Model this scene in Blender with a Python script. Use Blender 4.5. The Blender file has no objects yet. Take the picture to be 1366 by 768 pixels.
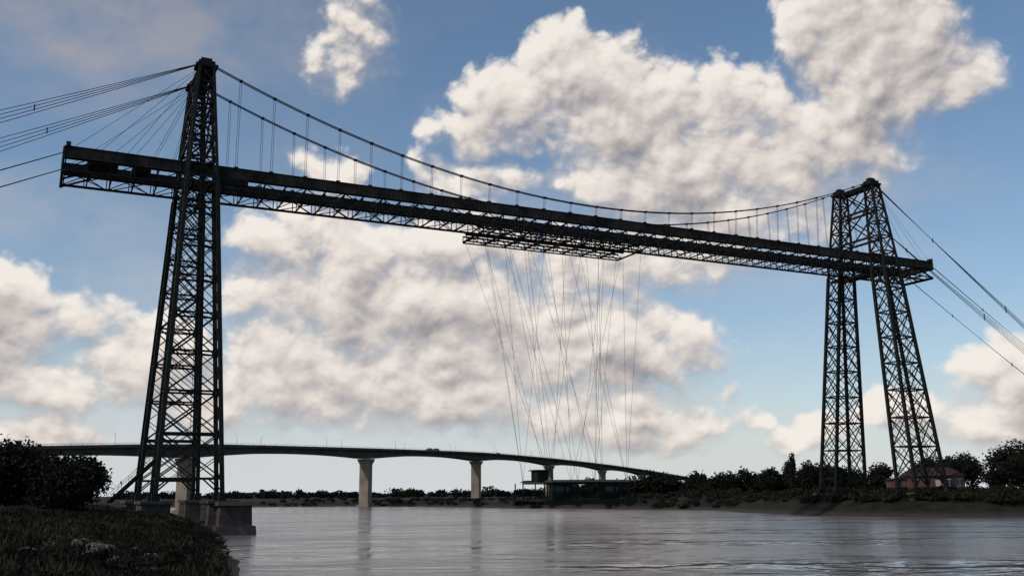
import bpy, math, random, bmesh
import numpy as np
from mathutils import Vector, Matrix
random.seed(7); rng=np.random.default_rng(7)
scene=bpy.context.scene
scene.view_settings.view_transform='Standard'; scene.view_settings.look='None'; scene.view_settings.exposure=0
R=math.radians
# ------------------------------------------------------------------ camera
EYE=5.0
th=math.atan(272.57/1294.28); roll=-0.0092
r0=Vector((1,0,0)); f0=Vector((0,math.cos(th),math.sin(th))); u0=Vector((0,-math.sin(th),math.cos(th)))
rr=r0*math.cos(roll)+u0*math.sin(roll); uu=u0*math.cos(roll)-r0*math.sin(roll)
cam=bpy.data.cameras.new("camera"); co=bpy.data.objects.new("camera",cam); scene.collection.objects.link(co)
co.matrix_world=Matrix(((rr.x,uu.x,-f0.x,0),(rr.y,uu.y,-f0.y,0),(rr.z,uu.z,-f0.z,EYE),(0,0,0,1)))
cam.sensor_width=36; cam.lens=36*1294.28/1366; cam.clip_start=0.1; cam.clip_end=20000
scene.camera=co
# ------------------------------------------------------------------ materials
def mat(name,col,rough=0.7,metal=0.0,var=0.3,scale=1.0,col2=None,bump=0.0,bscale=None,det=4):
    m=bpy.data.materials.new(name); m.use_nodes=True; nt=m.node_tree; N=nt.nodes; L=nt.links
    b=N['Principled BSDF']; b.inputs['Roughness'].default_value=rough; b.inputs['Metallic'].default_value=metal
    b.inputs['Specular IOR Level'].default_value=0.2
    g=N.new('ShaderNodeNewGeometry'); n=N.new('ShaderNodeTexNoise'); n.inputs['Scale'].default_value=scale; n.inputs['Detail'].default_value=det
    L.new(g.outputs['Position'],n.inputs['Vector'])
    cr=N.new('ShaderNodeValToRGB'); cr.color_ramp.elements[0].position=0.35; cr.color_ramp.elements[1].position=0.65
    c2=col2 if col2 else tuple(c*(1-var) for c in col); c1=col
    cr.color_ramp.elements[0].color=(*c2,1); cr.color_ramp.elements[1].color=(*c1,1)
    L.new(n.outputs['Fac'],cr.inputs['Fac']); L.new(cr.outputs['Color'],b.inputs['Base Color'])
    if bump:
        n2=N.new('ShaderNodeTexNoise'); n2.inputs['Scale'].default_value=bscale or scale*4; n2.inputs['Detail'].default_value=6
        L.new(g.outputs['Position'],n2.inputs['Vector'])
        bp=N.new('ShaderNodeBump'); bp.inputs['Strength'].default_value=bump; bp.inputs['Distance'].default_value=0.2
        L.new(n2.outputs['Fac'],bp.inputs['Height']); L.new(bp.outputs['Normal'],b.inputs['Normal'])
    return m
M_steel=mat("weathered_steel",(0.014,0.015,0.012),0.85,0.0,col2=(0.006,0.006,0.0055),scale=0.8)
M_girder=mat("rusty_girder",(0.060,0.046,0.037),0.9,0.0,col2=(0.016,0.013,0.011),scale=0.35,det=9)
M_cable=mat("cable",(0.02,0.02,0.022),0.8)
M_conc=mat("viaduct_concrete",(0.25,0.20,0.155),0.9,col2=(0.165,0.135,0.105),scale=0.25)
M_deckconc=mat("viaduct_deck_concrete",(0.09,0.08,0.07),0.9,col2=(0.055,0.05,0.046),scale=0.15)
M_asph=mat("asphalt",(0.05,0.05,0.05),0.9)
M_leafd=mat("dark_foliage",(0.012,0.014,0.006),0.95,col2=(0.004,0.005,0.003),scale=0.5)
M_autumn=mat("reed_foliage",(0.021,0.018,0.009),0.95,col2=(0.006,0.007,0.0035),scale=0.25)
M_grass=mat("grass_blades",(0.034,0.030,0.014),0.95,col2=(0.006,0.007,0.0035),scale=0.22,det=6)
M_bark=mat("bark",(0.02,0.018,0.014),0.9)
M_rock=mat("rock",(0.15,0.13,0.105),0.9,col2=(0.04,0.035,0.03),scale=3,bump=0.5)
M_green=mat("gondola_green_paint",(0.010,0.013,0.010),0.9)
M_roofm=mat("gondola_roof",(0.035,0.045,0.036),0.85)
M_white=mat("white_paint",(0.45,0.44,0.42),0.5)
M_glass=mat("window_glass",(0.03,0.035,0.04),0.3)
M_tile=mat("roof_tile",(0.045,0.022,0.017),0.9,scale=2)
M_car=mat("car_paint",(0.15,0.16,0.18),0.4); M_tyre=mat("tyre",(0.02,0.02,0.02),0.9)
def brickmat(name,c1,c2,mortar,bw,bh):
    m=bpy.data.materials.new(name); m.use_nodes=True; nt=m.node_tree; N=nt.nodes; L=nt.links
    b=N['Principled BSDF']; b.inputs['Roughness'].default_value=0.9
    tc=N.new('ShaderNodeTexCoord')
    sx=N.new('ShaderNodeSeparateXYZ'); cx=N.new('ShaderNodeCombineXYZ'); ad=N.new('ShaderNodeMath'); ad.operation='ADD'
    L.new(tc.outputs['Object'],sx.inputs[0]); L.new(sx.outputs[0],ad.inputs[0]); L.new(sx.outputs[1],ad.inputs[1])
    L.new(ad.outputs[0],cx.inputs[0]); L.new(sx.outputs[2],cx.inputs[1])
    br=N.new('ShaderNodeTexBrick'); br.inputs['Scale'].default_value=1; br.inputs['Brick Width'].default_value=bw; br.inputs['Row Height'].default_value=bh
    br.inputs['Mortar Size'].default_value=0.02; br.inputs['Color1'].default_value=(*c1,1); br.inputs['Color2'].default_value=(*c2,1); br.inputs['Mortar'].default_value=(*mortar,1)
    L.new(cx.outputs[0],br.inputs['Vector'])
    n=N.new('ShaderNodeTexNoise'); n.inputs['Scale'].default_value=0.8; n.inputs['Detail'].default_value=6; L.new(tc.outputs['Object'],n.inputs['Vector'])
    mx=N.new('ShaderNodeMix'); mx.data_type='RGBA'; mx.blend_type='MULTIPLY'; mx.inputs[0].default_value=0.9
    L.new(br.outputs['Color'],mx.inputs[6]); L.new(n.outputs['Fac'],mx.inputs[7])
    hs=N.new('ShaderNodeHueSaturation'); hs.inputs['Value'].default_value=1.6
    L.new(mx.outputs[2],hs.inputs['Color']); L.new(hs.outputs[0],b.inputs['Base Color'])
    return m
M_mason=brickmat("stone_masonry",(0.070,0.050,0.038),(0.042,0.033,0.026),(0.022,0.019,0.017),1.2,0.5)
M_brick=brickmat("red_brick",(0.15,0.032,0.022),(0.11,0.026,0.018),(0.09,0.06,0.05),0.25,0.08)
# ------------------------------------------------------------------ mesh builder
class MB:
    def __init__(s): s.v=[]; s.f=[]; s.m=[]
    def hexa(s,c,mi=0):
        k=len(s.v); s.v+= [tuple(p) for p in c]
        for q in ((0,3,2,1),(4,5,6,7),(0,1,5,4),(1,2,6,5),(2,3,7,6),(3,0,4,7)):
            s.f.append(tuple(k+i for i in q)); s.m.append(mi)
    def beam(s,p,q,w,h=None,mi=0):
        p=Vector(p); q=Vector(q); h=h or w; d=(q-p)
        if d.length<1e-6: return
        d.normalize(); up=Vector((0,0,1))
        if abs(d.z)>0.97: up=Vector((0.896,0.445,0))
        a=d.cross(up).normalized(); b=a.cross(d).normalized(); a*=w/2; b*=h/2
        s.hexa([p-a-b,p+a-b,p+a+b,p-a+b,q-a-b,q+a-b,q+a+b,q-a+b],mi)
    def box(s,x0,x1,y0,y1,z0,z1,mi=0,T=None):
        c=[(x0,y0,z0),(x1,y0,z0),(x1,y1,z0),(x0,y1,z0),(x0,y0,z1),(x1,y0,z1),(x1,y1,z1),(x0,y1,z1)]
        if T: c=[T(*p) for p in c]
        s.hexa(c,mi)
    def tube(s,pts,r,n=6,mi=0):
        pts=[Vector(p) for p in pts]; rs=r if isinstance(r,(list,tuple)) else [r]*len(pts)
        k0=len(s.v)
        for i,p in enumerate(pts):
            d=(pts[min(i+1,len(pts)-1)]-pts[max(i-1,0)]).normalized()
            up=Vector((0,0,1)) if abs(d.z)<0.95 else Vector((1,0,0))
            a=d.cross(up).normalized(); b=a.cross(d)
            for j in range(n):
                t=2*math.pi*j/n; s.v.append(tuple(p+(a*math.cos(t)+b*math.sin(t))*rs[i]))
        for i in range(len(pts)-1):
            for j in range(n):
                j2=(j+1)%n; s.f.append((k0+i*n+j,k0+i*n+j2,k0+(i+1)*n+j2,k0+(i+1)*n+j)); s.m.append(mi)
        s.f.append(tuple(k0+j for j in range(n))[::-1]); s.m.append(mi)
        s.f.append(tuple(k0+(len(pts)-1)*n+j for j in range(n))); s.m.append(mi)
    def obj(s,name,mats,parent=None,smooth=False):
        me=bpy.data.meshes.new(name); me.from_pydata(s.v,[],s.f)
        for m in (mats if isinstance(mats,(list,tuple)) else [mats]): me.materials.append(m)
        me.polygons.foreach_set('material_index',s.m)
        if smooth: me.polygons.foreach_set('use_smooth',[True]*len(s.f))
        me.update(); o=bpy.data.objects.new(name,me); scene.collection.objects.link(o)
        if parent: o.parent=parent
        return o
def empty(name):
    e=bpy.data.objects.new(name,None); scene.collection.objects.link(e); return e
# ------------------------------------------------------------------ bridge frame
PHI=1.1103; X0,Y0=-47.84,140.36; SP=136.48; OL=18.27; OR=16.38; HD=53.05; HT=69.0; WT=4.38; BB=10.33; ZB=4.6
ax=(math.sin(PHI),math.cos(PHI)); nx=(-math.cos(PHI),math.sin(PHI))
def W(s,t,z): return (X0+ax[0]*s+nx[0]*t, Y0+ax[1]*s+nx[1]*t, z)
bridge=empty("transporter_bridge")
def lerp(a,b,t): return a+(b-a)*t
def Lw(z):
    return lerp(8.4,4.1,(z-ZB)/(50-ZB)) if z<50 else lerp(4.1,1.9,(z-50)/(HT-50))
def Tw(z):
    return lerp(4.4,3.4,(z-ZB)/(50-ZB)) if z<50 else lerp(3.4,1.9,(z-50)/(HT-50))
def Ct(z): return lerp(BB,WT,(z-ZB)/(HT-ZB))
def pylon(name,s0):
    mb=MB()
    zs=[ZB,ZB+2.6]
    hts=[5.9,5.7,5.5,5.4,5.3,5.2,5.0,4.8]
    sc=(50.0-zs[-1])/sum(hts)
    for h in hts: zs.append(zs[-1]+h*sc)
    up=[3.1,3.4,3.2,3.0,2.8,2.6]; sc=(HT-1.0-50)/sum(up)
    for h in up: zs.append(zs[-1]+h*sc)
    for sg in (-1,1):
        def P(i,j,z): return Vector(W(s0+i*Lw(z)/2, sg*Ct(z)+j*Tw(z)/2, z))
        for k in range(len(zs)-1):
            z0,z1=zs[k],zs[k+1]; pw=0.54 if z0<50 else 0.38
            for i in (-1,1):
                for j in (-1,1): mb.beam(P(i,j,z0),P(i,j,z1),pw)
            faces=[((-1,-1),(1,-1)),((-1,1),(1,1)),((-1,-1),(-1,1)),((1,-1),(1,1))]
            for a,b in faces:
                A0,B0,A1,B1=P(*a,z0),P(*b,z0),P(*a,z1),P(*b,z1)
                mb.beam(A1,B1,0.22,0.26)
                if k==0:
                    mb.beam(lerp(A0,A1,0.35),lerp(A1,B1,0.22),0.2); mb.beam(lerp(B0,B1,0.35),lerp(A1,B1,0.78),0.2)
                    continue
                dw=0.17 if z0<50 else 0.15
                mb.beam(A0,B1,dw); mb.beam(B0,A1,dw)
                if z0<50:
                    mb.beam(lerp(A0,A1,.5),lerp(A1,B1,.5),0.10); mb.beam(lerp(B0,B1,.5),lerp(A1,B1,.5),0.10)
                    mb.beam(lerp(A0,A1,.5),lerp(A0,B0,.5),0.10); mb.beam(lerp(B0,B1,.5),lerp(A0,B0,.5),0.10)
                d=(B1-A1).normalized()*0.42
                mb.beam(A1,A1+d,0.06,0.6); mb.beam(B1,B1-d,0.06,0.6)
            if k>0: mb.beam(P(-1,-1,z1),P(1,1,z1),0.12); 
        for i in (-1,1):
            for j in (-1,1):
                p=P(i,j,ZB); mb.beam(p-Vector((0,0,0.25)),p+Vector((0,0,0.7)),1.0)
        c=sg*WT
        mb.box(s0-1.6,s0+1.6,c-1.3,c+1.3,HT-1.1,HT-0.7,0,W); mb.box(s0-1.2,s0+1.2,c-1.0,c+1.0,HT-0.7,HT-0.1,0,W)
        mb.box(s0-0.8,s0+0.8,c-0.5,c+0.5,HT-0.1,HT+0.5,0,W)
    zz=[z for z in zs if z>=56]
    for i in (-1,1):
        for k in range(0,len(zz)):
            z=zz[k]
            a=Vector(W(s0+i*Lw(z)/2,-(Ct(z)-Tw(z)/2),z)); b=Vector(W(s0+i*Lw(z)/2,(Ct(z)-Tw(z)/2),z))
            if k in (0,len(zz)-1,len(zz)-3): mb.beam(a,b,0.3,0.45)
        for (za,zb) in ((zz[0],zz[-3]),(zz[-3],zz[-1])):
            a0=Vector(W(s0+i*Lw(za)/2,-(Ct(za)-Tw(za)/2),za)); b0=Vector(W(s0+i*Lw(za)/2,(Ct(za)-Tw(za)/2),za))
            a1=Vector(W(s0+i*Lw(zb)/2,-(Ct(zb)-Tw(zb)/2),zb)); b1=Vector(W(s0+i*Lw(zb)/2,(Ct(zb)-Tw(zb)/2),zb))
            mb.beam(a0,b1,0.22); mb.beam(b0,a1,0.22)
    mb.box(s0-0.9,s0+0.9,-WT,WT,HT-1.6,HT-1.15,0,W)
    z=49.2
    for q in (-1.2,1.2): mb.beam(W(s0+q,-Ct(z)-1.5,z),W(s0+q,Ct(z)+1.5,z),0.4,0.6)
    for q in (-0.25,0.25):
        mb.beam(W(s0+q,-Ct(ZB)-Tw(ZB)/2-.3,ZB),W(s0+q,-Ct(50)-Tw(50)/2-.3,50),0.06)
    if s0<1:
        a=W(-9.5,-BB,4.2); b=W(-4.2,-BB,9.6)
        for q in (-.5,.5):
            mb.beam((a[0],a[1]+q,a[2]),(b[0],b[1]+q,b[2]),.16,.28); mb.beam((a[0],a[1]+q,a[2]+1),(b[0],b[1]+q,b[2]+1),.06)
        for k in range(19):
            p=lerp(Vector(a),Vector(b),k/18); mb.box(p.x-.14,p.x+.14,p.y-.45,p.y+.45,p.z,p.z+.05)
            if k%4==0: 
                for q in (-.5,.5): mb.beam((p.x,p.y+q,p.z),(p.x,p.y+q,p.z+1),.05)
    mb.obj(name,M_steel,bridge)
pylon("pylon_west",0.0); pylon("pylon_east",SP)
for nm,s0 in (("west",0.0),("east",SP)):
    mb=MB()
    for sg in (-1,1):
        for i in (-1,1):
            cs=s0+i*4.15; ct=sg*BB
            lay=((2.0,3.6,3.95,4.35),(1.75,3.3,1.2,3.95),(2.15,3.7,-0.2,1.2),(2.6,4.2,-3.5,-0.2)) if s0<1 else ((1.5,3.0,3.95,4.35),(1.3,2.8,1.2,3.95),(1.5,3.1,-3,1.2))
            for (w,l,z0,z1) in lay:
                b=1.0 if z0>3.9 else 1.06
                c=[W(cs-w*b,ct-l*b,z0),W(cs+w*b,ct-l*b,z0),W(cs+w*b,ct+l*b,z0),W(cs-w*b,ct+l*b,z0),
                   W(cs-w,ct-l,z1),W(cs+w,ct-l,z1),W(cs+w,ct+l,z1),W(cs-w,ct+l,z1)]
                mb.hexa(c)
    if s0<1:
        for (w,l,z0,z1) in ((2.3,3.0,3.7,4.15),(2.0,2.7,1.1,3.7),(2.5,3.2,-.1,1.1),(3.0,3.8,-3.5,-.1)):
            cs,ct=5.4,-BB-3.0
            mb.hexa([W(cs-w*1.05,ct-l*1.05,z0),W(cs+w*1.05,ct-l*1.05,z0),W(cs+w*1.05,ct+l*1.05,z0),W(cs-w*1.05,ct+l*1.05,z0),W(cs-w,ct-l,z1),W(cs+w,ct-l,z1),W(cs+w,ct+l,z1),W(cs-w,ct+l,z1)])
    mb.obj("masonry_footings_"+nm,M_mason,bridge)
# deck
mb=MB(); S0,S1=-OL,SP+OR; gh=1.7; BAY=3.1
for t in (-4.0,4.0):
    mb.box(S0,S1,t-0.06,t+0.06,HD-gh+0.1,HD-0.1,1,W)
    mb.box(S0,S1,t-0.28,t+0.28,HD-0.1,HD,1,W); mb.box(S0,S1,t-0.28,t+0.28,HD-gh,HD-gh+0.1,1,W)
    s=S0+0.1
    while s<S1:
        for sd in (-1,1): mb.box(s-0.05,s+0.05,t+sd*0.065,t+sd*0.24,HD-gh+0.103,HD-0.103,1,W)
        s+=1.55
    zl=HD-gh-1.75
    mb.box(S0,S1,t-0.12,t+0.12,zl-.12,zl+.1,0,W)
    s=S0; k=0
    while s+BAY<=S1:
        a=W(s,t,HD-gh); b=W(s+BAY,t,HD-gh); c=W(s,t,zl); d=W(s+BAY,t,zl)
        mb.beam(a,c,0.13)
        if k%2: mb.beam(a,d,0.12)
        else: mb.beam(c,b,0.12)
        s+=BAY; k+=1
zl=HD-gh-1.75
for t in (-2.6,2.6):
    mb.box(S0+.3,S1-.3,t-0.16,t+0.16,zl-0.45,zl-0.2,0,W)
s=S0+0.3; k=0
while s<S1:
    mb.box(s-0.09,s+0.09,-3.9,3.9,HD-gh-0.12,HD-gh+0.08,0,W)
    mb.box(s-0.09,s+0.09,-3.9,3.9,zl-.2,zl,0,W)
    for q in (-2.6,2.6): mb.beam(W(s,q,HD-gh),W(s,q,zl-.2),.1)
    mb.beam(W(s,-2.6,HD-gh),W(s,0,zl),.09); mb.beam(W(s,2.6,HD-gh),W(s,0,zl),.09)
    if k%2==0 and s+BAY*2<S1:
        mb.beam(W(s,-3.8,zl-.1),W(s+2*BAY,3.8,zl-.1),0.11); mb.beam(W(s,3.8,zl-.1),W(s+2*BAY,-3.8,zl-.1),0.11)
    s+=BAY; k+=1
mb.box(S0,S1,-3.6,-2.9,HD-gh+0.1,HD-gh+0.15,0,W)
for s,sd in ((S0,1),(S1,-1)):
    mb.box(s-0.15,s+0.15,-4.3,4.3,HD-gh-0.2,HD-0.2,1,W)
    for t in (-4,0,4): mb.beam(W(s,t,HD-gh-2),W(s+sd*4,t,HD-gh-.3),0.25)
    mb.beam(W(s,-4,HD-gh-2),W(s,4,HD-gh-2),0.35)
    mb.box(s+sd*0.5-.3,s+sd*0.5+.3,-4.6,-3.6,HD-0.2,HD+0.5,0,W)
for (sa,sb,ta,tb,za,zb) in ((-15,-11,-2.5,2,HD-1.6,HD-.3),(-9,-6.5,-2,2,HD-1.6,HD-.6),(2.8,7,-4.9,-4.4,HD-2.9,HD-1.9)):
    mb.box(sa,sb,ta,tb,za,zb,0,W)
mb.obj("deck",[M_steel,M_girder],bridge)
# trolley
mb=MB(); T0,T1=46.0,78.0; zt=zl-0.55
for t in (-4.2,-2.6,2.6,4.2):
    mb.box(T0,T1,t-0.14,t+0.14,zt-0.3,zt-0.05,0,W); mb.box(T0,T1,t-0.11,t+0.11,zt-1.4,zt-1.2,0,W)
    s=T0;k=0
    while s+2<=T1:
        a,b=(zt-.3,zt-1.3) if k%2 else (zt-1.3,zt-.3)
        mb.beam(W(s,t,a),W(s+2,t,b),0.12); mb.beam(W(s,t,zt-.2),W(s,t,zt-1.4),0.12); s+=2;k+=1
for s in np.arange(T0,T1+.1,4.0): 
    mb.box(s-.12,s+.12,-4.2,4.2,zt-1.3,zt-1.05,0,W); 
    for t in (-2.6,2.6): mb.tube([W(s,t-.12,zt+.0),W(s,t+.12,zt+.0)],0.33,10)
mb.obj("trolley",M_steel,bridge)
# main cables + hangers + stays
mb=MB(); ZL=HD+1.7
def zcab(s,top=HT): 
    m=SP/2; return ZL+(top-ZL)*((s-m)/m)**2
for sg in (-1,1):
    for o in (-0.25,0.25):
        mb.tube([W(s,sg*WT+o,zcab(s)) for s in np.linspace(0,SP,60)],0.085,6)
    nh=26
    for k in range(1,nh):
        s=SP*k/nh; z=zcab(s)
        for o in (-0.22,0.22):
            mb.tube([W(s+o*.6,sg*WT,z-0.1),W(s+o*.6,sg*4.0,HD)],0.03,4)
        mb.box(s-.2,s+.2,sg*WT-.34,sg*WT+.34,z-.13,z+.13,0,W)
        mb.box(s-.3,s+.3,sg*4-.2,sg*4+.2,HD,HD+.22,0,W)
    for s in (-3.5,-6.5,-10,-13.5,-17): mb.tube([W(0,sg*WT,HT-.3),W(s,sg*4,HD)],0.03,4)
    for s in (3.5,6.5,10,13.5,15.6): mb.tube([W(SP,sg*WT,HT-.3),W(SP+s,sg*4,HD)],0.03,4)
def stay(s0,t,z0,sign,slope,spread,n,rad=0.05):
    D=(z0-3.0)/slope
    for k in range(n):
        q=(k-(n-1)/2)
        a=Vector(W(s0,t+q*.25,z0+q*.12)); b=Vector(W(s0+sign*D,t+q*spread,3.0+q*spread*1.6))
        pts=[]
        for i in range(13):
            u=i/12; p=lerp(a,b,u); p.z-=4*1.2*u*(1-u); pts.append(p)
        mb.tube(pts,rad,5)
    for u in (0.16,0.36,0.6):
        p=lerp(Vector(W(s0,t,z0)),Vector(W(s0+sign*D,t,3.0)),u); p.z-=4*1.2*u*(1-u)
        mb.beam(p-Vector((0,0,.2+1.6*u*(1 if n>2 else .3))),p+Vector((0,0,.2+1.6*u*(1 if n>2 else .3))),0.16)
for sg in (-1,1):
    stay(0,sg*WT,HT,-1,0.47 if sg<0 else 0.51,2.6,4)
    stay(SP,sg*WT,HT,1,0.62 if sg<0 else .56,2.4,4)
    stay(-OL,sg*4,HD-1,-1,0.45,0.6,2,rad=.05)
    stay(SP+OR,sg*4,HD-1,1,0.53,0.6,2,rad=.05)
mb.obj("suspension_cables",M_cable,bridge)
mb=MB()
for s0 in (-138,-147,SP+112): mb.box(s0-5,s0+5,-9,9,-1,5,0,W)
mb.obj("anchor_blocks",M_mason,bridge)
# gondola
gond=empty("transporter_gondola"); GS=65.0; GL=7.2; GW=5.6; gz=3.5
mb=MB()
mb.box(GS-GL-1.6,GS+GL+1.6,-GW,GW,gz,gz+0.35,0,W)
for t in (-GW,-GW/2,0,GW/2,GW): mb.box(GS-GL-1.6,GS+GL+1.6,t-.12,t+.12,gz-.5,gz-.003,0,W)
for sg in (-1,1):
    t=sg*(GW-.3)
    s=GS-GL-1.4
    while s<=GS+GL+1.5:
        mb.beam(W(s,t,gz+.35),W(s,t,gz+1.55),0.07); s+=0.75
    for z in (0.8,1.15,1.55): mb.box(GS-GL-1.5,GS+GL+1.5,t-.04,t+.04,gz+z-.04,gz+z+.04,0,W)
    for s in np.arange(GS-GL,GS+GL+.1,2.4): mb.beam(W(s,t,gz+.35),W(s,t,gz+3.1),0.16)
    mb.box(GS-GL,GS+GL,t-.1,t+.1,gz+2.85,gz+3.1,0,W)
for s in (GS-GL-1.5,GS+GL+1.5):
    for t in (-GW+.3,GW-.3): mb.beam(W(s,t,gz+.3),W(s,t,gz+3.0),0.16)
mb.obj("frame",M_green,gond)
mb=MB()
for sg in (-1,1):
    ta,tb=sorted((sg*2.9,sg*(GW+.25)))
    mb.hexa([W(GS-GL-.4,ta,gz+3.12),W(GS+GL+.4,ta,gz+3.12),W(GS+GL+.4,tb,gz+3.12),W(GS-GL-.4,tb,gz+3.12),
             W(GS-GL,lerp(ta,tb,.25),gz+3.5),W(GS+GL,lerp(ta,tb,.25),gz+3.5),W(GS+GL,lerp(ta,tb,.75),gz+3.5),W(GS-GL,lerp(ta,tb,.75),gz+3.5)])
mb.obj("shelter_roof",M_roofm,gond)
mb=MB()
for (a,b) in ((GS-GL+0.4,GS-GL+3.4),(GS+GL-4.5,GS+GL-1.5)):
    mb.box(a,b,-GW+.5,-3.2,gz+.35,gz+2.8,0,W)
    mb.box(a+.3,b-.3,-GW+.48,-GW+.5,gz+1.4,gz+2.4,1,W)
mb.box(GS-GL-.5,GS-GL+1.5,-1.2,1.2,gz+3.1,gz+5.0,0,W); mb.box(GS-GL-.8,GS-GL+1.8,-1.5,1.5,gz+5.0,gz+5.2,0,W)
mb.obj("cabins",[M_green,M_glass],gond)
mb=MB()
tops=np.linspace(T0+.5,T1-.5,9)
att=[GS-GL,GS-GL*.33,GS+GL*.33,GS+GL]
for sg in (-1,1):
    for i,ts in enumerate(tops):
        for tgt in ({0:(0,),1:(0,1),2:(0,2),3:(1,),4:(0,3),5:(2,),6:(1,3),7:(2,3),8:(3,)}[i]):
            sg2=sg if (i+tgt)%3 else -sg
            mb.tube([W(ts,sg*4.2,zt-1.4),W(att[tgt],sg2*(GW-.3),gz+3.1)],0.022,4)
mb.obj("hanging_cables",M_cable,gond)
# ------------------------------------------------------------------ terrain
river=np.array([(8,-10),(4,2),(-2,15),(-9,35),(-17,61.7),(-28.5,100),(-36.5,124),(-46,150),(-75,185),(-140,245),(-300,330),(-700,480),(-2500,900),
 (-2500,1250),(-700,640),(-250,470),(-115,425),(-63,412),(-30,380),(-5,330),(20,300),(42,278),(54,262),(54,230),(58,205),(68,184),(84,176),(110,179),(150,185),(250,170),(500,60),(2500,-900),(2500,-1500),(400,-250),(100,-80),(30,-40)],float)
def sdist(px,py):
    d=np.full(px.shape,1e9); inside=np.zeros(px.shape,bool); n=len(river)
    for i in range(n):
        a=river[i]; b=river[(i+1)%n]; e=b-a; wx=px-a[0]; wy=py-a[1]
        t=np.clip((wx*e[0]+wy*e[1])/(e@e),0,1); d=np.minimum(d,np.hypot(wx-e[0]*t,wy-e[1]*t))
        c=((a[1]>py)!=(b[1]>py)); xi=a[0]+(py-a[1])*(e[0])/(e[1] if abs(e[1])>1e-9 else 1e-9)
        inside^= c&(px<xi)
    return np.where(inside,-d,d)
def sm(a,b,x): t=np.clip((x-a)/(b-a),0,1); return t*t*(3-2*t)
def fb(x,y,s):
    return (np.sin(x/s*1.3+y/s*.7)+np.sin(x/s*2.9-y/s*2.1+1.3)*.5+np.sin(-x/s*4.7+y/s*5.3+2)*.3+np.sin(x/s*9.1+y/s*8.3)*.15)/1.95
def height(px,py):
    px=np.asarray(px,float); py=np.asarray(py,float)
    d=sdist(px,py)+fb(px,py,9)*1.0+fb(px,py,3)*.35
    D=np.hypot(px,py)
    farbank=(py>150)&(px>-2000)&((py-150)>-(px+46)*0.95)|(px>50)&(py>100)
    pl_near=2.9+0.9*sm(45,100,D)
    pl_far=2.2+1.9*sm(10,60,px)
    pl=np.where(farbank,pl_far,pl_near); w=np.where(farbank,5.0,8.0)
    return np.where(d>0,pl*(1-np.exp(-np.maximum(d,0)/w))+fb(px,py,4)*.18*sm(0,4,d)+fb(px,py,1.1)*.06*sm(0,2,d),np.maximum(d*.22,-3))
az=np.concatenate([np.arange(-42,42,0.14),np.arange(42,318,2.0)])*math.pi/180
rad=np.concatenate([[0.3],0.6*(12000/0.6)**(np.arange(310)/309)])
A,RR=np.meshgrid(az,rad); gx=RR*np.sin(A); gy=RR*np.cos(A); gzv=height(gx,gy)
nA=len(az); nR=len(rad)
V=np.stack([gx.ravel(),gy.ravel(),gzv.ravel()],1)
I=np.arange(nR-1)[:,None]*nA; Jn=np.arange(nA)[None,:]; J2=(Jn+1)%nA
F=np.stack([I+Jn,I+nA+Jn,I+nA+J2,I+J2],-1).reshape(-1,4)
def fastmesh(name,V,F,mats,mi=None,smooth=False,col=None):
    me=bpy.data.meshes.new(name); k=F.shape[1]
    me.vertices.add(len(V)); me.vertices.foreach_set('co',np.asarray(V,np.float32).ravel())
    me.loops.add(F.size); me.loops.foreach_set('vertex_index',F.astype(np.int32).ravel())
    me.polygons.add(len(F)); me.polygons.foreach_set('loop_start',np.arange(0,F.size,k,dtype=np.int32)); me.polygons.foreach_set('loop_total',np.full(len(F),k,np.int32))
    for m in mats: me.materials.append(m)
    if mi is not None: me.polygons.foreach_set('material_index',mi.astype(np.int32))
    me.polygons.foreach_set('use_smooth',np.full(len(F),smooth))
    me.update(calc_edges=True)
    if col is not None:
        at=me.attributes.new("cloud",'FLOAT_COLOR','POINT'); at.data.foreach_set('color',np.asarray(col,np.float32).ravel())
    o=bpy.data.objects.new(name,me); scene.collection.objects.link(o); return o
mg=bpy.data.materials.new("ground"); mg.use_nodes=True; nt=mg.node_tree; N=nt.nodes; L=nt.links
b=N['Principled BSDF']; b.inputs['Roughness'].default_value=0.95; b.inputs['Specular IOR Level'].default_value=0.2
g=N.new('ShaderNodeNewGeometry'); sx=N.new('ShaderNodeSeparateXYZ'); L.new(g.outputs['Position'],sx.inputs[0])
n1=N.new('ShaderNodeTexNoise'); n1.inputs['Scale'].default_value=0.35; n1.inputs['Detail'].default_value=8; L.new(g.outputs['Position'],n1.inputs['Vector'])
cr=N.new('ShaderNodeValToRGB'); cr.color_ramp.elements[0].color=(0.006,0.007,0.0035,1); cr.color_ramp.elements[1].color=(0.020,0.019,0.010,1)
cr.color_ramp.elements[0].position=.35; cr.color_ramp.elements[1].position=.7
L.new(n1.outputs['Fac'],cr.inputs['Fac'])
ma=N.new('ShaderNodeMath'); ma.operation='MULTIPLY_ADD'; ma.inputs[1].default_value=1.2; ma.inputs[2].default_value=-0.6; L.new(n1.outputs['Fac'],ma.inputs[0])
mb2=N.new('ShaderNodeMath'); mb2.operation='ADD'; L.new(sx.outputs[2],mb2.inputs[0]); L.new(ma.outputs[0],mb2.inputs[1])
mr=N.new('ShaderNodeMapRange'); mr.inputs[1].default_value=0.4; mr.inputs[2].default_value=1.0; L.new(mb2.outputs[0],mr.inputs[0])
mx=N.new('ShaderNodeMix'); mx.data_type='RGBA'; L.new(mr.outputs[0],mx.inputs[0]); mx.inputs[6].default_value=(0.040,0.029,0.023,1); L.new(cr.outputs[0],mx.inputs[7]); L.new(mx.outputs[2],b.inputs['Base Color'])
n2=N.new('ShaderNodeTexNoise'); n2.inputs['Scale'].default_value=4; n2.inputs['Detail'].default_value=6; L.new(g.outputs['Position'],n2.inputs['Vector'])
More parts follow.
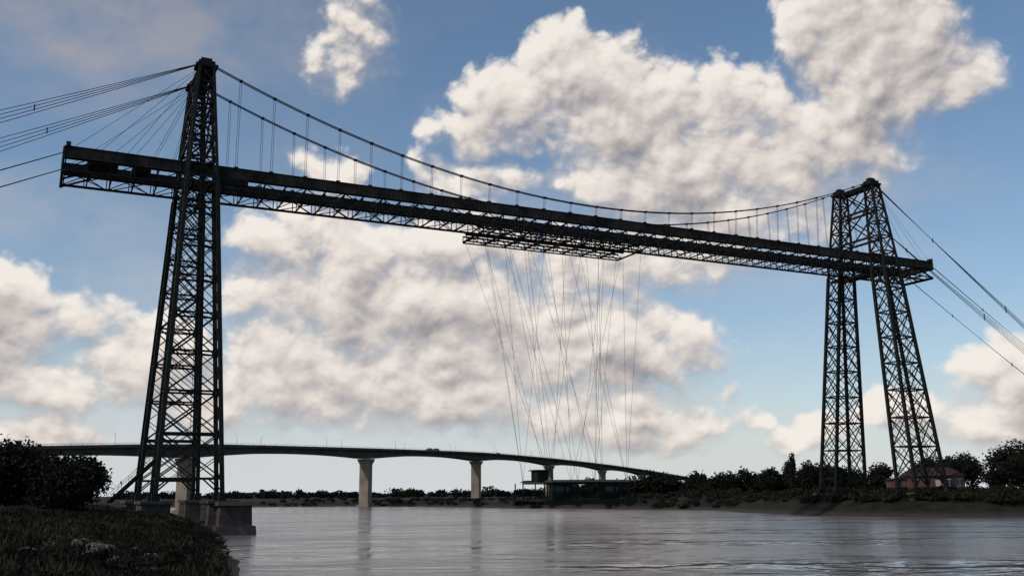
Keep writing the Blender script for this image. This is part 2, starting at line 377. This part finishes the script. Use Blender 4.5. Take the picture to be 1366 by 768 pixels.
bp=N.new('ShaderNodeBump'); bp.inputs['Distance'].default_value=.15; L.new(n2.outputs['Fac'],bp.inputs['Height']); L.new(bp.outputs['Normal'],b.inputs['Normal'])
fastmesh("ground",V,F,[mg],smooth=True)
# water
mw=bpy.data.materials.new("river_water"); mw.use_nodes=True; nt=mw.node_tree; N=nt.nodes; L=nt.links
b=N['Principled BSDF']; b.inputs['Base Color'].default_value=(0.125,0.11,0.105,1); b.inputs['IOR'].default_value=1.33
g=N.new('ShaderNodeNewGeometry')
def wn(scale,sxx,syy,det,rot=0.4,dist=.4):
    mp=N.new('ShaderNodeMapping'); mp.inputs['Scale'].default_value=(sxx,syy,1); mp.inputs['Rotation'].default_value=(0,0,rot); L.new(g.outputs['Position'],mp.inputs[0])
    n=N.new('ShaderNodeTexNoise'); n.inputs['Scale'].default_value=scale; n.inputs['Detail'].default_value=det; n.inputs['Roughness'].default_value=.6; n.inputs['Distortion'].default_value=dist; L.new(mp.outputs[0],n.inputs['Vector']); return n
a1=wn(0.8,.6,1.1,4); a2=wn(0.12,.6,1.3,3,0.1)
b1=N.new('ShaderNodeBump'); b1.inputs['Distance'].default_value=0.42
patch=wn(0.035,.45,2.4,5,0.08,1.0)
def mrange(src,a,b_,c,d):
    n=N.new('ShaderNodeMapRange'); n.inputs[1].default_value=a; n.inputs[2].default_value=b_; n.inputs[3].default_value=c; n.inputs[4].default_value=d; L.new(src,n.inputs[0]); return n.outputs[0]
L.new(mrange(patch.outputs['Fac'],.40,.60,.10,1.0),b1.inputs['Strength'])
L.new(mrange(patch.outputs['Fac'],.40,.60,.07,.20),b.inputs['Roughness'])
L.new(a1.outputs['Fac'],b1.inputs['Height'])
b2=N.new('ShaderNodeBump'); b2.inputs['Distance'].default_value=1.5; L.new(a2.outputs['Fac'],b2.inputs['Height']); L.new(b2.outputs['Normal'],b1.inputs['Normal'])
L.new(b1.outputs['Normal'],b.inputs['Normal'])
fastmesh("river_water",np.array([(-2600,-1600,0),(2600,-1600,0),(2600,1400,0),(-2600,1400,0)],float),np.array([[0,1,2,3]]),[mw])
# ------------------------------------------------------------------ foliage helpers
def leaf_quads(C,S):
    n=len(C); a=rng.normal(size=(n,3)); a/=np.linalg.norm(a,axis=1)[:,None]; b=rng.normal(size=(n,3)); b-=a*(a*b).sum(1)[:,None]; b/=np.linalg.norm(b,axis=1)[:,None]
    a*=S[:,None]; b*=S[:,None]*.6
    V=np.stack([C-a,C-b*.9,C+a,C+b],1).reshape(-1,3); F=np.arange(n*4).reshape(-1,4); return V,F
def crown_points(cx,cy,z0,w,h,n,lobes=12):
    out=[]; per=n//lobes
    for k in range(lobes):
        while True:
            p=rng.uniform(-1,1,3)
            if (p**2).sum()<1: break
        p=p*np.array([.62,.62,.60]); 
        r_=rng.uniform(.28,.48); c=np.array([cx+p[0]*w/2,cy+p[1]*w/2,z0+h/2+p[2]*h/2])
        q=rng.normal(size=(per,3)); q/=np.linalg.norm(q,axis=1)[:,None]; q*=(rng.uniform(0,1,per)**.45)[:,None]*(1+rng.normal(size=per)*.12)[:,None]
        out.append(c+q*np.array([w/2*r_*1.25,w/2*r_*1.25,h/2*r_*1.15]))
    return np.concatenate(out)
def tree(name,x,y,w,h,leafmat,n=2600,leaf=.35,trunk=.14,lobes=13):
    z=float(height([x],[y])[0])
    mb=MB(); th_=h*trunk
    mb.tube([(x,y,z-.3),(x+.1,y,z+th_*.6),(x+.2,y,z+th_*1.3),(x+.1,y+.1,z+h*.7)],[h*.035,h*.028,h*.02,h*.006],8,1)
    for k in range(6):
        a=rng.uniform(0,6.28); zz=z+th_*rng.uniform(.8,1.6); mb.tube([(x+.1,y,zz),(x+math.cos(a)*w*.2,y+math.sin(a)*w*.2,zz+h*.14),(x+math.cos(a)*w*.36,y+math.sin(a)*w*.36,zz+h*.22)],[h*.014,h*.01,h*.004],5,1)
    P=crown_points(x,y,z+th_*.6,w,h-th_*.6,n,lobes)
    Vl,Fl=leaf_quads(P,rng.uniform(.6,1.3,len(P))*leaf)
    k=len(mb.v); mb.v+=Vl.tolist(); mb.f+=(Fl+k).tolist(); mb.m+=[0]*len(Fl)
    return mb.obj(name,[leafmat,M_bark])
tree("broadleaf_tree",-44.9,98,9.0,6.4,M_leafd,22000,.22,.02,lobes=30)
tree("broadleaf_tree",-50.5,99,11,7.3,M_leafd,22000,.24,.02,lobes=30)
tree("broadleaf_tree",-58,102,11,6.8,M_leafd,10000,.26,.05)
for (x,y,w,h,nn) in [(104,252,9,9,3800),(112,256,12,10.5,4500),(121,262,12,12.5,4500),(131,260,14,14.5,5200),(141,264,15,15,4500),(151,258,13,14,4000),(126,246,10,9.5,3500),(137,244,11,11,3500),
    (105,285,10,10,2500),(86,270,9,9,2500),(95,300,10,9,2200),(78,262,8,8,2500),(70,268,8,7.5,2500),(84,252,6,7.5,2200),(117,240,7,6,2200)]:
    tree("broadleaf_tree",x,y,w,h,M_leafd,nn,.38,.06)
for (x,y,w,h) in [(93,330,3.4,13.5),(90,322,6,10.5),(97,325,7,10.5)]:
    tree("poplar_tree" if w<4 else "broadleaf_tree",x,y,w,h,M_leafd,2200,.4,.12)
def mass(name,pts,mat_,leaf,nper,hr,wr):
    Vs=[];Fs=[];k=0
    for (x,y) in pts:
        z=float(height([x],[y])[0]); h=rng.uniform(*hr); w=rng.uniform(*wr)
        P=crown_points(x,y,z-h*.15,w,h*1.1,nper,7); V_,F_=leaf_quads(P,rng.uniform(.6,1.3,len(P))*leaf); Vs.append(V_); Fs.append(F_+k); k+=len(V_)
    return fastmesh(name,np.concatenate(Vs),np.concatenate(Fs),[mat_])
pts=[]
for u in np.linspace(0,1,66): pts.append((lerp(20,100,u)+rng.uniform(-3,3),lerp(345,285,u)+rng.uniform(-12,12)))
mass("tree_line",pts,M_leafd,.5,800,(5,8.5),(8,13))
pts=[(lerp(-330,260,u)+rng.uniform(-8,8),lerp(820,600,u)+rng.uniform(-25,25)) for u in np.linspace(0,1,120)]
mass("distant_tree_line",pts,M_leafd,1.1,260,(4,8.5),(12,22))
seg=[(-115,425),(-63,412),(-30,380),(-5,330),(20,300),(42,278),(54,262),(58,232),(62,208),(72,188),(88,180),(110,183),(150,189),(190,184)]
pts=[]
while len(pts)<760:
    u=rng.uniform(0,1); u=u if rng.uniform()<.5 else .6+.4*u
    k=min(int(u*(len(seg)-1)),len(seg)-2); v=u*(len(seg)-1)-k; p=lerp(np.array(seg[k],float),np.array(seg[k+1],float),v); off=rng.uniform(0,1)**1.5*30
    p=p+np.array([off*.45,off*.8])
    if 82<p[0]<108 and p[1]>203: continue
    pts.append(tuple(p))
mass("riverbank_shrubs",pts,M_autumn,.28,150,(1.0,2.2),(2.5,5))
def blades(name,n,mat_,xr,yr,hh,wd=.03):
    x=rng.uniform(*xr,n); y=rng.uniform(*yr,n)
    d=sdist(x,y); keep=(d>0.6)&(x>-.62*y-6); x=x[keep];y=y[keep]
    cl=fb(x,y,2.3)*.5+fb(x,y,.7)*.3; z=height(x,y); D=np.hypot(x,y)
    h=rng.uniform(.4,1.3,len(x))*hh*(1+cl*.9); w=wd*(1+D/26); a=rng.uniform(0,6.28,len(x)); lx=rng.normal(size=len(x))*.3*h; ly=rng.normal(size=len(x))*.3*h
    dx=np.cos(a)*w; dy=np.sin(a)*w
    V=np.stack([np.stack([x-dx,y-dy,z-.05],1),np.stack([x+dx,y+dy,z-.05],1),np.stack([x+lx*.4+dx*.6,y+ly*.4+dy*.6,z+h*.6],1),np.stack([x+lx,y+ly,z+h],1)],1).reshape(-1,3)
    return fastmesh(name,V,np.arange(len(V)).reshape(-1,4),[mat_])
blades("bank_grass",260000,M_grass,(-75,-5),(12,150),.5,.022)
bk=lambda y: np.interp(y,[15,35,61.7,100,128],[-2,-9,-17,-28.5,-37.5])
pts=[]
for i in range(170):
    y=rng.uniform(30,118); pts.append((bk(y)-rng.uniform(1.5,20),y))
mass("bank_bushes",pts,M_leafd,.08,520,(.4,1.1),(1,2.8))
bm=bmesh.new()
for i in range(110):
    y=rng.uniform(46,60) if i<60 else rng.uniform(60,120)
    d0=rng.uniform(4,11) if i<60 else rng.uniform(.3,2.0); x=bk(y)-d0
    z=float(height([x],[y])[0]); s=rng.uniform(.15,.48)
    r=bmesh.ops.create_icosphere(bm,subdivisions=2,radius=s); sc=rng.uniform(.6,1.3,3)
    for v in r['verts']:
        c=v.co; nn=1+.22*math.sin(c.x*9/s*.3+i)+.18*math.sin(c.y*8/s*.4+i*2)+.1*math.sin(c.z*11/s*.4)
        v.co=Vector((c.x*sc[0]*nn+x,c.y*sc[1]*nn+y,c.z*sc[2]*.7*nn+z+s*.3))
me=bpy.data.meshes.new("rubble_stones"); bm.to_mesh(me); me.materials.append(M_rock); o=bpy.data.objects.new("rubble_stones",me); scene.collection.objects.link(o)
# ------------------------------------------------------------------ viaduct
via=empty("road_viaduct")
vs=math.atan(0.413); va=(math.sin(vs),math.cos(vs)); vn=(-math.cos(vs),math.sin(vs))
def VD(D): return np.array([-59.9+(D-400)*.413,D])
zk=[(60,5.5),(150,11),(242,16.8),(303,20.2),(338,21.0),(400,22.6),(499,24.6),(594,24.4),(696,23.2),(800,21),(946,17),(1100,11.5),(1250,6),(1400,3)]
def vz(D): return float(np.interp(D,[k[0] for k in zk],[k[1] for k in zk]))
def vzs(D): return (vz(D-30)+vz(D)*2+vz(D+30))/4
Ds=np.arange(100,1400,5.5); piers=[204,302,400,499,597,696,795,894,993,1092]
def thick(D):
    return 2.1+1.6*max(0,1-min(abs(D-p) for p in piers)/49)**2
mb=MB()
def VP(D,t,z): p=VD(D); return (p[0]+vn[0]*t,p[1]+vn[1]*t,z)
for i in range(len(Ds)-1):
    a,b_=Ds[i],Ds[i+1]; za,zb=vzs(a),vzs(b_); ta,tb=thick(a),thick(b_)
    def pr_(t0,t1,oa,ob,mi):
        mb.hexa([VP(a,t0,za+oa[0]),VP(a,t1,za+oa[0]),VP(b_,t1,zb+ob[0]),VP(b_,t0,zb+ob[0]),VP(a,t0,za+oa[1]),VP(a,t1,za+oa[1]),VP(b_,t1,zb+ob[1]),VP(b_,t0,zb+ob[1])],mi)
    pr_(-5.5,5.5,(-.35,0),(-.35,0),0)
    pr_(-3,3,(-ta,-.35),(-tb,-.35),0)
    pr_(-4.9,4.9,(0.002,.03),(0.002,.03),1)
    pr_(-5.5,-5.3,(0.003,.45),(.003,.45),0); pr_(5.3,5.5,(0.003,.45),(.003,.45),0)
    for t in (-5.4,5.4):
        mb.beam(VP(a,t,za+.9),VP(b_,t,zb+.9),.06,mi=2); mb.beam(VP(a,t,za+.4),VP(a,t,za+.9),.07,mi=2)
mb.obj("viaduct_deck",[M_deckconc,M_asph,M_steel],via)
mb=MB()
for p in piers:
    z=vzs(p)-thick(p)
    def T(x,y,zz): return VP(p+x,y,zz)
    mb.box(-1.4,1.4,-2.1,2.1,-3,z-2.2,0,T)
    mb.hexa([T(-1.4,-2.1,z-2.2),T(1.4,-2.1,z-2.2),T(1.4,2.1,z-2.2),T(-1.4,2.1,z-2.2),T(-1.7,-3.0,z-.5),T(1.7,-3.0,z-.5),T(1.7,3.0,z-.5),T(-1.7,3.0,z-.5)])
    mb.box(-1.7,1.7,-3.0,3.0,z-.5,z,0,T)
    mb.box(-2.0,2.0,-2.8,2.8,-3,0.8,0,T)
mb.obj("viaduct_piers",M_conc,via)
mb=MB(); mb.tube([(0,0,0),(0,0,3.4)],[.05,.04],6); mb.tube([(0,0,3.4),(.2,0,3.6),(.6,0,3.7)],.03,5); mb.box(.5,.85,-.08,.08,3.64,3.73)
lamp=mb.obj("street_lamp",M_steel); lst=[]
for D in list(np.arange(222,700,24)):
    for t in ((-5.0,) if int(D/24)%2 else (5.0,)):
        o=lamp if not lst else bpy.data.objects.new("street_lamp",lamp.data)
        if lst: scene.collection.objects.link(o)
        o.location=VP(D,t,vzs(D)); o.rotation_euler=(0,0,math.atan2(-vn[1]*t,-vn[0]*t)); lst.append(o)
def car(D,t,name,matp,L_=4.3,H_=1.45):
    mb=MB()
    prof=[(-L_/2,.35),(-L_/2,.85),(-L_*.30,.95),(-L_*.12,H_),(L_*.28,H_),(L_*.42,.98),(L_/2,.9),(L_/2,.35)]
    for yy in (-.85,.85):
        for (x,zz) in prof: mb.v.append((x,yy*(0.82 if zz>1.2 else 1),zz))
    n=len(prof); mb.f.append(tuple(range(n))[::-1]); mb.f.append(tuple(range(n,2*n))); mb.m+=[0,0]
    for i in range(n): j=(i+1)%n; mb.f.append((i,j,n+j,n+i)); mb.m.append(1 if i in (2,4) else 0)
    for x in (-L_*.3,L_*.3):
        for yy in (-.8,.8): mb.tube([(x,yy-.1,.33),(x,yy+.1,.33)],.33,12,2)
    for yy in (-.84,.84): mb.box(-L_*.15,L_*.3,yy-.02,yy+.02,.98,H_-.12,1)
    o=mb.obj(name,[matp,M_glass,M_tyre]); o.location=VP(D,t,vzs(D)+.03); o.rotation_euler=(0,0,math.atan2(va[1],va[0])); return o
car(452,-3,"car",M_car); car(446,-3,"car",M_car); car(530,2.5,"car",M_car)
# ------------------------------------------------------------------ brick house
house=empty("brick_house"); hx,hy=92.5,232; hz=float(height([hx+5],[hy])[0])+.5; ha=R(-8)
def HT_(x,y,z): return (hx+x*math.cos(ha)-y*math.sin(ha), hy+x*math.sin(ha)+y*math.cos(ha), hz+z)
mb=MB(); mb.box(0,12.5,0,8,-1.2,3.4,0,HT_); mb.box(-3.5,-0.01,1.5,7,-1.2,2.6,0,HT_); o=mb.obj("walls",M_brick,house)
mb=MB()
mb.v+=[HT_(*p) for p in [(-.5,-.5,3.4),(13,-.5,3.4),(13,8.5,3.4),(-.5,8.5,3.4),(2,4,5.4),(10.5,4,5.4)]]; mb.f+=[(0,1,5,4),(1,2,5),(2,3,4,5),(3,0,4),(0,3,2,1)]; mb.m+=[0]*5
mb.hexa([HT_(-3.9,1.2,2.6),HT_(-.02,1.2,2.6),HT_(-.02,7.3,2.6),HT_(-3.9,7.3,2.6),HT_(-3.9,1.3,2.7),HT_(-.02,1.3,3.3),HT_(-.02,7.2,3.3),HT_(-3.9,7.2,2.7)])
mb.box(4,4.8,3.4,4.3,4.8,6.4,0,HT_)
mb.obj("roof",M_tile,house)
mb=MB()
for x in (1.2,3.8,8.6,10.9):
    mb.box(x,x+1.0,-.05,-.01,1.1,2.5,0,HT_); mb.box(x-.12,x+1.12,-.09,-.055,1.0,1.1,1,HT_); mb.box(x-.12,x+1.12,-.09,-.055,2.5,2.62,1,HT_); mb.box(x+.46,x+.54,-.08,-.055,1.1,2.5,1,HT_)
mb.box(6,7.1,-.06,-.01,0,2.4,1,HT_); mb.box(-2.5,-1.2,1.42,1.48,.8,2,0,HT_)
mb.obj("windows_and_door",[M_glass,M_white],house)
# ------------------------------------------------------------------ clouds: dome section whose vertices carry cloud colour with painted sunlight, shade and haze + cover
rng=np.random.default_rng(21)
prm=rng.permutation(256); prm=np.concatenate([prm,prm,prm]); ga=rng.uniform(0,2*np.pi,256); gxx=np.cos(ga); gyy=np.sin(ga)
def perlin(x,y):
    xi=np.floor(x).astype(int); yi=np.floor(y).astype(int); xf=x-xi; yf=y-yi; xi&=255; yi&=255
    u=xf**3*(xf*(xf*6-15)+10); v=yf**3*(yf*(yf*6-15)+10)
    def g(ix,iy,fx,fy): h=prm[prm[ix]+iy]; return gxx[h]*fx+gyy[h]*fy
    n00=g(xi,yi,xf,yf); n10=g(xi+1,yi,xf-1,yf); n01=g(xi,yi+1,xf,yf-1); n11=g(xi+1,yi+1,xf-1,yf-1)
    return ((n00*(1-u)+n10*u)*(1-v)+(n01*(1-u)+n11*u)*v)*1.5
def fbm(x,y,f,o,gain=.5,bil=False):
    s=0;a=1;t=0
    c_,s_=math.cos(.6),math.sin(.6)
    for i in range(o):
        n=perlin(x*f+17.3*i,y*f+9.1*i)
        if bil: n=np.sqrt(n*n+.012)*2.4-.75
        s=s+a*n; t+=a; a*=gain; f*=2.07; x,y=x*c_-y*s_,x*s_+y*c_
    return s/t
clouds=[
(3.9,25.0,4.8,2.6,1.1),(.3,22.6,4.2,2.7,1),(7.35,21.8,6.4,3.8,1.15),(10.9,18.3,7.6,3.4,1.1),(13.6,22.0,3.2,3.0,1),(-1.8,21.0,2.8,1.5,.85),
(22.1,23.9,5.4,4.8,1.2),(19.9,26.6,3.8,3.1,1.1),(25,21.8,3,2.4,1),(20,19.7,4.0,2.8,1.0),(16.5,18,5,2.6,.95),(12,15.4,7,1.8,.8),
(-10.5,26.2,2.6,3.4,.62),(-2,18.2,3.4,1.2,.8),(-11.9,14.8,5.6,2.3,.9),(-3.8,14.2,7.6,2.6,.95),(7,13.4,7.8,2.2,.9),(14,14,4.8,1.1,.65),
(-10.4,11,6.6,3.6,1.05),(-2,9.8,8.2,3.4,1.05),(5,8.2,6.4,3.3,1.15),(-5.4,5.9,10,2.9,1.1),(6.2,4.4,6.4,1.9,.95),(11.2,8.0,2.6,1.5,.95),(8.6,7.4,3.2,1.6,.9),
(-10.7,18.6,3.2,1.3,.7),(-12.4,7.2,5.4,2.8,1.0),(-28,8.6,3.1,3.8,1.2),(-26.4,5.6,4.8,1.8,.95),(-20.8,7.5,3.6,3,1.0),(-24.2,9.4,2.4,1.5,.75),(-17,5.5,4,2,.8),
(-26.6,2.6,3.8,1.1,.85),(27,6.1,2.8,2.6,1.15),(26.4,3.7,4.3,1.5,1.0),(17.3,3.7,3.2,1,.8),(21.3,4.2,2.6,.9,.7),(13.7,4.7,1.5,.8,.7),(12,5.8,1.3,.7,.7)]
soft=[(-24,26,13,6,.95),(-12,27,7,5,.62),(-26.4,14.6,9,3,.55),(-20,11.6,7,3,.6),(4,17,12,3,.45),(18,17,10,4,.55),(-8,3.5,24,3,.65),(15,8,8,4,.25),(-14,20,6,4,.28),(-21,4,9,3.6,.7),(14,13,14,3,.4),(-4,9,14,8,.7),(26,4,6,4,.5)]
def blobs(A_,E_,a,e):
    B=np.zeros_like(a)-.6
    for (ca,ce,ra,re,amp) in clouds:
        q=amp*(1-((A_-ca)/(ra*1.08))**2-((E_-ce)/(re*1.08))**2)
        k=.3; h=np.clip(k-np.abs(B-q),0,None)/k; B=np.maximum(B,q)+h*h*k*.25
    om=np.maximum(sm(30,36,np.abs(a)),sm(29.5,34,e)); gen=fbm(a,e*1.4,.07,3)*3.0+.05
    return np.clip(np.maximum(B,-.6+(gen+.6)*om),-1.2,1.25)
def dens(a,e,full=True):
    wx=fbm(a,e,.17,2)*2.2+fbm(a+50,e,.8,2)*.35; wy=fbm(a,e+70,.17,2)*1.4+fbm(a,e+120,.8,2)*.35
    A_=a+wx; E_=e+wy; B=blobs(A_,E_,a,e)
    x=a+wx*.25; y=e*1.2+wy*.25
    if full: return B+fbm(x,y,.26,8,.53,True)*.72+fbm(x+31,y,.45,8,.58)*.42
    return B*.8+fbm(x,y,.26,4,.48,True)*.72+fbm(x+31,y,.45,3,.5)*.30
azg=np.concatenate([np.arange(-75,-31,.5),np.arange(-31,31,.068),np.arange(31,75.1,.5)])
elg=np.concatenate([np.arange(-.6,30.2,.064),np.arange(30.2,75,.5)])
AA,EE=np.meshgrid(azg,elg); a=AA.ravel(); e=EE.ravel()
d=dens(a,e)-.06
sdx,sdy=-.38,.92
s0_=dens(a,e,False)
g1=s0_-dens(a+sdx*.55,e+sdy*.55,False)
g2=s0_-dens(a+sdx*1.9,e+sdy*1.9,False)
g0=d-(dens(a+sdx*.14,e+sdy*.14)-.06)
core=sm(.45,1.6,d)
L_=.66+.40*g1+.36*g2+.24*g0-.20*core  # painted cloud light: brighter where density thins toward the sun, greyer cores
alpha=sm(-.07,.46,d); soft_base=sm(-.35,.85,d); up=sm(-.25,.35,g2); alpha=alpha*up+soft_base*(1-up)
L_=np.clip(L_,0,1)
cs=np.array([[.21,.21,.24],[.34,.32,.335],[.56,.51,.485],[.78,.715,.66],[.90,.84,.78]]); xs=[0,.25,.52,.78,1]
col=np.stack([np.interp(L_,xs,cs[:,k]) for k in range(3)],1)
vv=np.zeros_like(a); sw=fbm(a,e,.13,5)*3
for (ca,ce,ra,re,amp) in soft:
    vv=np.maximum(vv,amp*np.exp(-(((a+sw-ca)/ra)**2+((e+sw*.5-ce)/re)**2)*1.3))
vv=np.clip(vv*(.8+1.0*fbm(a,e*1.6,.22,6,.55)),0,.92); vv=np.maximum(vv,.08+.25*np.clip(fbm(a,e*1.8,.1,5),0,1))
hz_=np.exp(-np.clip(e,0,None)/4.5)*.94; vv=1-(1-vv)*(1-hz_)
vcol=np.stack([np.interp(e,[0,8,20,30],[.66,.56,.38,.27]),np.interp(e,[0,8,20,30],[.70,.59,.39,.28]),np.interp(e,[0,8,20,30],[.74,.64,.44,.34])],1)
al=alpha*.97; at=1-(1-al)*(1-vv)
outc=(col*al[:,None]+vcol*(vv*(1-al))[:,None])/at[:,None]
RAD=9500.0; ar=np.radians(a); er=np.radians(e)
V=np.stack([RAD*np.cos(er)*np.sin(ar),RAD*np.cos(er)*np.cos(ar),RAD*np.sin(er)+EYE],1)
na=len(azg); ne=len(elg); I=np.arange(ne-1)[:,None]*na; J=np.arange(na-1)[None,:]
F=np.stack([I+J,I+J+1,I+na+J+1,I+na+J],-1).reshape(-1,4)
fade=sm(75,62,np.abs(a))*sm(75,60,e)
ms=bpy.data.materials.new("sky"); ms.use_nodes=True; nt=ms.node_tree; N=nt.nodes; L=nt.links; N.clear()
o_=N.new('ShaderNodeOutputMaterial'); em=N.new('ShaderNodeEmission'); tr=N.new('ShaderNodeBsdfTransparent'); mi_=N.new('ShaderNodeMixShader'); at_=N.new('ShaderNodeAttribute'); at_.attribute_name="cloud"
L.new(at_.outputs['Color'],em.inputs['Color']); L.new(at_.outputs['Alpha'],mi_.inputs[0]); L.new(tr.outputs[0],mi_.inputs[1]); L.new(em.outputs[0],mi_.inputs[2]); L.new(mi_.outputs[0],o_.inputs[0])
ms.cycles.emission_sampling='NONE'
fastmesh("sky",V,F,[ms],smooth=True,col=np.concatenate([outc,(at*fade)[:,None]],1))
# ------------------------------------------------------------------ sun + world
sd=Vector((-0.62,-0.42,0.66)).normalized(); el=math.asin(sd.z); azs=math.atan2(sd.x,sd.y)
sl=bpy.data.lights.new("sun","SUN"); sl.energy=2.1; sl.angle=R(.5); sl.color=(1,.94,.86); so=bpy.data.objects.new("sun",sl); scene.collection.objects.link(so)
so.rotation_euler=(-sd).to_track_quat('-Z','Y').to_euler(); so.location=(0,0,100)
w=bpy.data.worlds.new("World"); scene.world=w; w.use_nodes=True; nt=w.node_tree; N=nt.nodes; L=nt.links; N.clear()
outw=N.new('ShaderNodeOutputWorld'); bg=N.new('ShaderNodeBackground'); bg.inputs['Strength'].default_value=0.115; L.new(bg.outputs[0],outw.inputs[0])
sky=N.new('ShaderNodeTexSky'); sky.sky_type='NISHITA'; sky.sun_disc=False; sky.sun_elevation=el; sky.sun_rotation=azs; sky.air_density=1.0; sky.dust_density=0.8; sky.ozone_density=1.6
hs=N.new('ShaderNodeHueSaturation'); hs.inputs['Hue'].default_value=.495; hs.inputs['Saturation'].default_value=1.12; L.new(sky.outputs[0],hs.inputs['Color'])
L.new(hs.outputs[0],bg.inputs['Color'])
